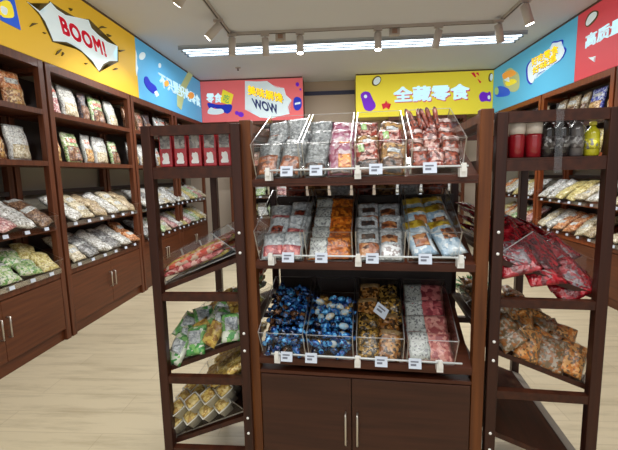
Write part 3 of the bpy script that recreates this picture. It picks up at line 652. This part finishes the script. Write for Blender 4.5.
obr = [printed('orange_brown_food', (186, 112, 44), (206, 152, 92), (110, 84, 60), 120), printed('grey_brown_film', (112, 92, 66), (160, 148, 132), (150, 96, 50), 120)]
op = [proto_bag('dried_fruit_bag', .1, .12, .04, obr[i], 63+i) for i in range(2)]
for i in range(16):
    j, s_ = divmod(i, 4)
    put(op[(i+j) % 2], EXTRA[1, 1, 0]@T(.03+j*.042, .025+s_*.075+(j % 2)*.02, .045+(.03+s_*.075)*.4+j*.020+U(-.01, .01))@RY(rad(-50+U(-14, 14)))@RX(rad(U(-18, 18)))@RZ(rad(90+U(-40, 40))), f'{["orange-brown", "grey-brown"][(i+j) % 2]} dried fruit bag, right rack middle shelf, nearest bin, row {ORD[j]}, {ORD[s_]} from edge')
for near in (1, 2):
    for i in range(14):
        j, s_ = divmod(i, 6)
        put(op[(i+j) % 2], EXTRA[1, 1, near]@T(.06+.1*(s_ % 2)+U(-.01, .01), .03+(s_//2)*.095, .035+(.03+(s_//2)*.095)*.42+j*.038)@RX(rad(26+U(-18, 18)))@RZ(rad(U(-50, 50))), f'{["orange-brown", "grey-brown"][(i+j) % 2]} dried fruit bag, right rack middle shelf, {["nearest", "second", "farthest"][near]} bin, {ORD[i]}')
# bottles and jars on the right rack
def jar():
    r = thing('drink_jar', 'x x x x', 'jar')
    MB().lathe([(.02, 0), (.024, .004), (.025, .07), (.024, .078)], mat('red_drink', (150, 24, 36), .2, coat=.6), 14).build('jar_body', r)
    MB().lathe([(.025, .0785), (.026, .10), (.026, .128), (.02, .132)], mat('white_jar_wrap', (216, 206, 196), .4), 14).build('white_cap', r)
    return r
def bottle(c, capc, h, name='bottle'):
    r = thing(name, 'x x x x', 'bottle')
    MB().lathe([(.019, 0), (.022, .004), (.022, h*.66), (.018, h*.76), (.009, h*.84), (.009, h*.9)], mat('bottle_'+str(c), c, .15, coat=.7), 14).build('bottle_body', r)
    MB().lathe([(.0105, h*.905), (.0105, h), (.008, h+.001)], mat('cap_'+str(capc), capc, .4), 12).build('cap', r)
    MB().lathe([(.0225, h*.2), (.0225, h*.5)], printed('bottle_label_'+str(c), tuple(min(255, v+50) for v in c), c, (150, 150, 150), 90), 14).build('bottle_label', r)
    return r
J = jar(); B1 = bottle((34, 30, 30), (20, 20, 20), .135); B2 = bottle((96, 92, 92), (60, 60, 62), .132); B3 = bottle((196, 190, 40), (230, 220, 90), .11)
BI = RZ(-.05)
for k in range(3):
    for i in range(3): put(J, T(.568+i*.052, 1.385+k*.06-i*.005, 1.4385), f'red drink jar with white cap, right end rack, {ORD[k]} row, {["beside the post", "middle", "beside the black bottles"][i]}')
    for i in range(2): put(B1, T(.716+i*.044, 1.37+k*.06-i*.004, 1.4385), f'black bottle on the right end rack, {ORD[k]} row, {["beside the jars", "outer one"][i]}')
    for i in range(1 if k == 0 else 2): put(B2, T(.802+i*.043, 1.36+k*.06-i*.004, 1.4385), f'grey bottle on the right end rack, {ORD[k]} row, {["beside the black ones", "outer one"][i]}')
put(B3, T(.847, 1.352, 1.4385), 'small yellow bottle on the right end rack beside the grey bottles')
tape = MB(); x_ = .70
tape.prism([(x_, 1.300, 1.600), (x_, 1.295, 1.388), (x_, 1.2925, 1.386), (x_, 1.297, 1.603)], (.024, 0, 0), FILM); tag(tape.build('clear_tape_strip'), 'clear tape strip hanging over the right end rack\'s upper rails', 'tape')

# ================================================================ wall shelf units
def wall_unit(name, w, fm, dm, dep=.42, full=True):
    r = thing(name, 'x x x x', 'shelf unit'); p = .055
    for x in (0, w-p):
        MB().box(x, x+p, 0, .05, 0, ZS-.003, fm).build('post', r, bevel=.003)
        MB().box(x, x+p, dep-.05, dep, 0, ZS-.003, fm).build('post', r)
        for z in (1.52, 1.935, .94, 2.27): MB().box(x+.01, x+p-.01, .05, dep-.05, z, z+.035, fm).build('side_rail', r)
    MB().box(p, w-p, .002, .045, ZS-.065, ZS-.004, fm).build('top_rail', r)
    for z in (1.975, 1.558): MB().box(p, w-p, .002, dep-.01, z-.04, z, fm).build('shelf', r)
    for z in (.997, .62):
        board(MB(), p, w-p, .0, dep-.05, z, .022, fm, .36).build('slanted_shelf', r)
        MB().box(p, w-p, -.012, -.002, z-.012, z+.028, clear('label_strip_clear', (.9, .9, .9), 1)).build('label_strip', r)
    MB().box(p, w-p, .006, .03, z-.06, z-.024, fm).build('shelf_lip', r)
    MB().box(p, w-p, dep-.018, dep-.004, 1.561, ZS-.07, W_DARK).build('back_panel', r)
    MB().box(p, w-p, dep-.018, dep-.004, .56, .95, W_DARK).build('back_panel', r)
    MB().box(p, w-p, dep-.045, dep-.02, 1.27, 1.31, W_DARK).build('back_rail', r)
    MB().box(p+.001, w-p-.001, .022, dep-.05, .10, .556, dm).build('cabinet_body', r)
    MB().box(p, w-p, .03, dep-.06, 0, .10, dm).build('plinth', r)
    for k in (0, 1):
        a = p+.002 if k == 0 else w/2+.0015; b_ = w/2-.0015 if k == 0 else w-p-.002
        d = MB().box(a, b_, .003, .021, .105, .552, dm).build('door', r, bevel=.002); hx = w/2+(-.035 if k == 0 else .035)
        MB().tube([(hx, .003, .43), (hx, -.022, .43), (hx, -.022, .28), (hx, .003, .28)], .006, STEEL).build('handle', d)
    KC[r] = kids(r)
    return r
def stick(nm, *a, **k): return printed(nm, *a, **k)
PAL = {
 'cream': printed('cream_snack', (206, 196, 166), (226, 218, 196), (166, 150, 116), 93, bump=.8),
 'white': printed('white_snack_film', (206, 206, 200), (232, 232, 230), (150, 146, 136), 76, bump=.9),
 'beige': printed('beige_nut_film', (176, 156, 124), (204, 188, 156), (130, 108, 80), 102, bump=.9),
 'brown': printed('brown_nut_film', (124, 92, 70), (160, 130, 104), (84, 58, 44), 102, bump=.9),
 'orange': printed('orange_snack_film', (206, 136, 84), (226, 180, 140), (160, 90, 50), 76, bump=.8),
 'green': printed('green_snack_film', (104, 156, 84), (176, 198, 140), (216, 218, 200), 76, bump=.8),
 'yellow': printed('yellow_snack_film', (206, 192, 120), (224, 214, 160), (170, 150, 84), 76, bump=.8),
 'pink': printed('pink_snack_film', (204, 150, 150), (226, 196, 190), (160, 96, 100), 76, bump=.8),
 'red': printed('red_snack_film', (176, 66, 56), (206, 120, 104), (226, 206, 190), 76, bump=.8),
 'grey': printed('grey_snack_film', (130, 130, 130), (170, 170, 170), (88, 86, 86), 85, bump=.9),
 'blue': printed('blue_snack_print', (36, 50, 160), (66, 84, 190), (190, 200, 226), 76, bump=.6),
 'dark': printed('dark_snack_print', (52, 50, 62), (90, 86, 100), (120, 100, 90), 76, bump=.6)}
WHT = printed('white_print_and_glare', (214, 216, 212), (196, 200, 198), (150, 150, 150), 120, .3, amt3=.2, bump=.5)  # white print on standing bags, painted glare on lying ones
PIC = [printed('reddish_food_picture', (170, 90, 66), (204, 150, 120), (120, 56, 44), 60), printed('golden_food_picture', (196, 150, 84), (220, 190, 140), (140, 96, 56), 60), printed('brown_food_picture', (120, 84, 64), (160, 124, 96), (80, 54, 44), 60)]
LB = {k: proto_bag('nut_bag' if k in ('brown', 'beige', 'grey') else 'snack_bag', .19, .22, .06, PAL[k], 70+i, [('white_glare_panel', WHT, (-.85, .85, .45, .93))] if i % 2 else [('white_glare_panel', WHT, (-.5, .5, -.2, .25))] if i % 4 == 0 else ()) for i, k in enumerate(PAL)}          # lying, slanted shelves; white panels paint in the glare on the film
SBG = {k: proto_bag('standing_snack_bag', .22, .29, .07, WHT if k in ('white', 'cream', 'grey', 'pink') else PAL[k], 90+i, [('food_picture', PAL[k] if k in ('cream', 'pink') else PIC[i % 3], (-.8, .8, -.88, -.1+.1*(i % 3)))] + ([('title_print', PAL['red'] if i % 2 else WHT, (-.6, .6, .3, .6))] if k != 'dark' else []), stand=True) for i, k in enumerate(PAL)}
SBIN = sheet_bin(.30)
UL = wall_unit('tall_shelf_unit', 1.335, W_WALL, W_WALLD); UO = wall_unit('tall_shelf_unit', 1.335, W_ORANGE, W_WALLD)
def lay(Mb, col, x, y, z, lab):
    put(LB[col], Mb@T(x, y, z)@RX(rad(34+U(-9, 9)))@RZ(rad(U(-20, 20))), lab)
PLACED = []
def bay(proto, Mb, short, A, Bs, C, D, ulabel, w=1.335, sc=1):
    put(proto, Mb, ulabel); PLACED.append(1)
    def row(cols, z, nm, h, k0):
        n_ = len(cols); st = (w-.15)/n_
        for i, c in enumerate(cols):
            if c is None: continue
            s_ = U(.92, 1.05)
            put(SBG[c], Mb@T(.075+st*(i+.5), .14+U(-.01, .02), z+.135*s_+.002)@RX(rad(82+U(-4, 2)))@RZ(rad(U(-4, 4)))@Matrix.Diagonal((s_*(.62, 1.02, .8, 1.1)[(i*3+len(PLACED)) % 4], s_, s_, 1)), f'{c} standing snack bag, {nm} of {short}, {ORD[i]} along')
    row(A, 1.975, 'top shelf', .27, 0); row(Bs, 1.558, 'second shelf', .27, 0)
    for nm, cols, zz in (('upper slanted shelf', C, .997), ('lower slanted shelf', D, .62)):
        for i in range(4):
            put(SBIN, Mb@T(.062+i*.304, .012, zz+.004), f'clear bin on the {nm} of {short}, {ORD[i]} along')
        n_ = len(cols); st = (w-.15)/n_
        for i, c in enumerate(cols):
            x = .075+st*(i+.5)
            for k, (y, dz) in enumerate(((.03, .085), (.15, .12))):
                lay(Mb, c, x+U(-.02, .02), y+.03, zz+y*.36+dz+.015, f'{c} snack bag, {nm} of {short}, {ORD[i]} along, {["front", "back"][k]}')
        for i in range(6):
            put(PT, Mb@T(.16+i*.2, -.013, zz+.008)@RX(rad(-10)), f'white price tag on the {nm} of {short}, {ORD[i]} along')
LM = lambda y: T(XL, y, 0)@RZ(pi/2)
RM = lambda y: T(XR, y, 0)@RZ(-pi/2)
bay(UL, LM(1.83), 'left wall near unit', ['beige', 'brown', 'yellow', 'grey', 'orange'], ['white', 'pink', 'white', 'orange', 'cream'], ['grey', 'brown', 'white', 'pink', 'white', 'brown'], ['grey', 'brown', 'green', 'green', 'green', 'yellow'], 'red-brown shelf unit on the left wall, nearest the camera')
bay(UL, LM(3.19), 'left wall BOOM unit', ['pink', 'cream', 'dark', 'green', 'cream'], ['orange', 'green', 'white', 'cream', 'green'], ['white', 'cream', 'beige', 'white', 'cream', 'beige'], ['cream', 'grey', 'white', 'grey', 'white', 'orange'], 'red-brown shelf unit on the left wall below the BOOM burst')
bay(UL, LM(4.55), 'left wall third unit', ['orange', 'brown', 'dark', 'grey', 'white'], ['white', 'cream', 'grey', 'white', 'green'], ['white', 'grey', 'white', 'cream', 'white', 'white'], ['grey', 'white', 'green', 'cream', 'pink', 'white'], 'red-brown shelf unit on the left wall, third from the camera')
bay(UL, LM(5.70), 'left wall corner unit', ['brown', 'dark', 'grey', 'dark', 'brown'], ['white', 'cream', 'yellow', 'white', 'green'], ['cream', 'white', 'yellow', 'green', 'pink', 'cream'], ['yellow', 'pink', 'white', 'green', 'yellow', 'cream'], 'red-brown shelf unit on the left wall in the far corner')
bay(UL, RM(4.085), 'right wall near unit', ['pink', 'blue', 'dark', 'blue', 'beige'], ['white', 'orange', 'pink', 'cream', 'white'], ['cream', 'beige', 'white', 'cream', 'beige', 'cream'], ['cream', 'beige', 'cream', 'orange', 'cream', 'white'], 'red-brown shelf unit on the right wall, nearest the camera')
bay(UO, RM(5.445), 'right wall middle unit', ['beige', 'beige', 'beige', 'blue', 'blue'], ['white', 'brown', 'cream', 'yellow', 'white'], ['white', 'white', 'yellow', 'yellow', 'cream', 'white'], ['cream', 'white', 'orange', 'orange', 'cream', 'beige'], 'orange-brown shelf unit on the right wall below the cloud sign')
bay(UO, RM(6.805), 'right wall corner unit', ['white', 'dark', 'beige', 'dark', 'beige'], ['white', 'green', 'dark', 'pink', 'cream'], ['orange', 'cream', 'white', 'yellow', 'cream', 'white'], ['yellow', 'orange', 'cream', 'green', 'orange', 'pink'], 'orange-brown shelf unit on the right wall in the far corner')
bay(UL, T(XL+.45, YB, 0), 'back wall pink-sign unit', ['brown', 'dark', 'red', 'dark', 'brown'], ['white', 'brown', 'red', 'cream', 'white'], ['yellow', 'white', 'green', 'cream', 'pink', 'yellow'], ['red', 'yellow', 'white', 'green', 'cream', 'orange'], 'red-brown shelf unit on the back wall below the pink sign')
bay(UL, T(xb+.57, YB, 0), 'back wall yellow-sign unit', ['brown', 'white', 'dark', 'brown', 'dark'], ['cream', 'beige', 'white', 'dark', 'cream'], ['white', 'beige', 'white', 'cream', 'beige', 'white'], ['cream', 'dark', 'green', 'yellow', 'green', 'cream'], 'red-brown shelf unit on the back wall below the yellow sign')

# ================================================================ lamps
tw = mat('track_white', (176, 170, 164), .5); dk = mat('track_slot', (60, 56, 54), .6)
tk = thing('lighting_track', 'white ceiling lighting track bent round three sides', 'ceiling track', T(0, 0, ZC))
YT, TX0, TX1 = 4.85, -1.22, 1.93
for a in ((TX0-.018, TX0+.018, 2.2, YT+.018), (TX1-.018, TX1+.018, 2.2, YT+.018), (TX0+.018, TX1-.018, YT-.018, YT+.018)):
    MB().box(*a, -.03, -.001, tw).build('track_bar', tk)
    dx = (a[1]-a[0])*.5-.005 if a[1]-a[0] < .1 else .02; dy = .012
    MB().box(a[0]+(.010 if a[1]-a[0] < .1 else .03), a[1]-(.010 if a[1]-a[0] < .1 else .03), a[2]+(.010 if a[3]-a[2] < .1 else .03), a[3]-(.010 if a[3]-a[2] < .1 else .03), -.0315, -.0302, dk).build('track_slot', tk)
bulb = mat('spot_glow', (255, 244, 226), .4, emit=16)
off_ = mat('spot_lens', (205, 200, 190), .4)
def spot(x, y, direc, on, label, L=.20):
    t = thing('track_spotlight', label, 'spotlight', T(x, y, ZC-.034))
    MB().box(-.05, .05, -.016, .016, -.022, .003, tw).build('adapter', t)
    MB().tube([(0, 0, -.02), (0, 0, -.055)], .008, tw).build('stem', t)
    d = Vector(direc).normalized(); q = d.to_track_quat('Z', 'Y').to_matrix().to_4x4(); c = T(0, 0, -.07)
    MB().lathe([(.034, -.03), (.042, -.024), (.043, L-.03), (.038, L-.03), (.036, L-.045)], tw, 18, c@q).build('lamp_head', t)
    MB().lathe([(.037, L-.034), (.037, L-.027)], bulb if on else off_, 18, c@q).build('lens', t)
    if on:
        ld = bpy.data.lights.new('spot_lamp', 'SPOT'); ld.energy = 55; ld.spot_size = rad(70); ld.spot_blend = .6; ld.color = (1, .96, .9); ld.shadow_soft_size = .03
        lo = bpy.data.objects.new('spot_lamp', ld); COL.objects.link(lo); lo.parent = t; lo.matrix_local = c@T(*(d*(L-.02)))@d.to_track_quat('-Z', 'Y').to_matrix().to_4x4()
    return t
spot(TX0, 3.45, (-.75, .3, -.8), True, 'white track spotlight glowing at the top edge, tilted to the left wall')
spot(TX0, 4.35, (-.8, -.05, -.75), True, 'white track spotlight tilted to the left wall, halfway along the track')
spot(TX0+.03, 4.80, (-.05, 0, -1), False, 'white track spotlight hanging plumb at the track corner')
spot(-.80, YT, (0, .25, -1), False, 'unlit plumb track spotlight left of the small box')
spot(-.38, YT, (0, -.1, -1), True, 'lit track spotlight above the gap between the back signs, beside the small box')
spot(.54, YT, (0, -.12, -1), True, 'lit track spotlight above the yellow sign\'s near end')
spot(1.24, YT, (-.18, .3, -1), False, 'unlit track spotlight above the yellow sign, tilted back')
spot(TX1-.05, 4.76, (.28, .2, -1), False, 'track spotlight at the corner beside the blue sign')
spot(TX1, 4.25, (.35, 0, -1), True, 'track spotlight tilted to the right wall near the red sign')
for x, lb in ((-.62, 'small metal box on the ceiling track left of a lit spotlight'), (.74, 'small metal box on the ceiling track right of a lit spotlight')):
    t = thing('track_power_box', lb, 'ceiling fitting', T(x, YT+.06, ZC))
    MB().box(-.06, .06, -.03, .03, -.1, -.0005, tw).build('housing', t, bevel=.005); MB().box(-.03, .03, -.034, -.0305, -.08, -.03, mat('copper_plate', (160, 130, 112), .4, .5)).build('plate', t)
fx0, fx1, fy0, fy1 = -2.02, 2.42, 5.22, 5.56
ft = thing('fluorescent_light', 'long white louvred fluorescent ceiling light in front of the back signs', 'ceiling light', T(0, 0, ZC))
MB().box(fx0, fx1, fy0, fy1, -.02, -.0005, mat('fixture_white', (176, 184, 190), .4)).build('housing', ft)
tube = mat('fluorescent_glow', (225, 238, 248), .4, emit=3.0)
for k in range(3):
    y = fy0+.06+k*(fy1-fy0-.12)/2
    MB().tube([(fx0+.05, y, -.036), (fx1-.05, y, -.036)], .016, tube).build('lamp_tube', ft)
n_l = 44
lv = mat('louvre_grey', (150, 160, 168), .35)
for k in range(n_l):
    x = fx0+.03+(fx1-fx0-.06)*k/(n_l-1)
    MB().box(x-.002, x+.002, fy0+.02, fy1-.02, -.042, -.0205, lv).build('louvre_blade', ft)
for y in (fy0+.01, (2*fy0+fy1)/3, (fy0+2*fy1)/3, fy1-.01): MB().box(fx0, fx1, y-.004, y+.004, -.05, -.0205, lv).build('louvre_rail', ft)
sp_ = thing('ceiling_sprinkler', 'small round sprinkler head in the ceiling before the pink sign', 'sprinkler', T(-1.5, 6.35, ZC))
MB().lathe([(.04, -.012), (.045, -.0005)], tw, 16).build('rosette', sp_); MB().lathe([(.012, -.045), (.02, -.04), (.008, -.035), (.008, -.0125)], dk, 12).build('nozzle', sp_)

# ================================================================ plant, floor mat
pc_ = unp(476, 300, 2, 0)
pt = thing('potted_plant', 'low bushy green plant on the floor behind the island', 'plant', T(pc_.x, pc_.y+.1, 0))
MB().lathe([(.10, 0), (.12, .01), (.15, .10), (.155, .105), (.14, .105), (.135, .09)], mat('dark_planter', (50, 44, 40), .6), 18).build('planter', pt)
mb = MB(); lf = printed('leaf_green', (38, 84, 34), (60, 112, 48), (24, 56, 26), 60, .5, bump=.2)
for k in range(260):
    a = U(0, 2*pi); e = U(.1, 1.5); L = U(.12, .25); base = Vector((cos(a)*.07*U(0, 1), sin(a)*.07*U(0, 1), .09)); d = Vector((cos(a)*cos(e), sin(a)*cos(e), sin(e)*.8)); sd = Vector((-sin(a), cos(a), U(-.5, .5)))*.013
    m0 = base+d*L*.6; tip = base+d*L+Vector((0, 0, -.03)); 
    vs = [mb.bm.verts.new(q) for q in (base, m0+sd, tip, m0-sd)]; f = mb.bm.faces.new(vs); f.material_index = mb.mi(lf)
fo = mb.build('foliage', pt); sd = fo.modifiers.new('thickness', 'SOLIDIFY'); sd.thickness = .0015
# unused prototypes
for p in PROTO:
    if p not in used:
        for c in kids(p): bpy.data.objects.remove(c)
        bpy.data.objects.remove(p)
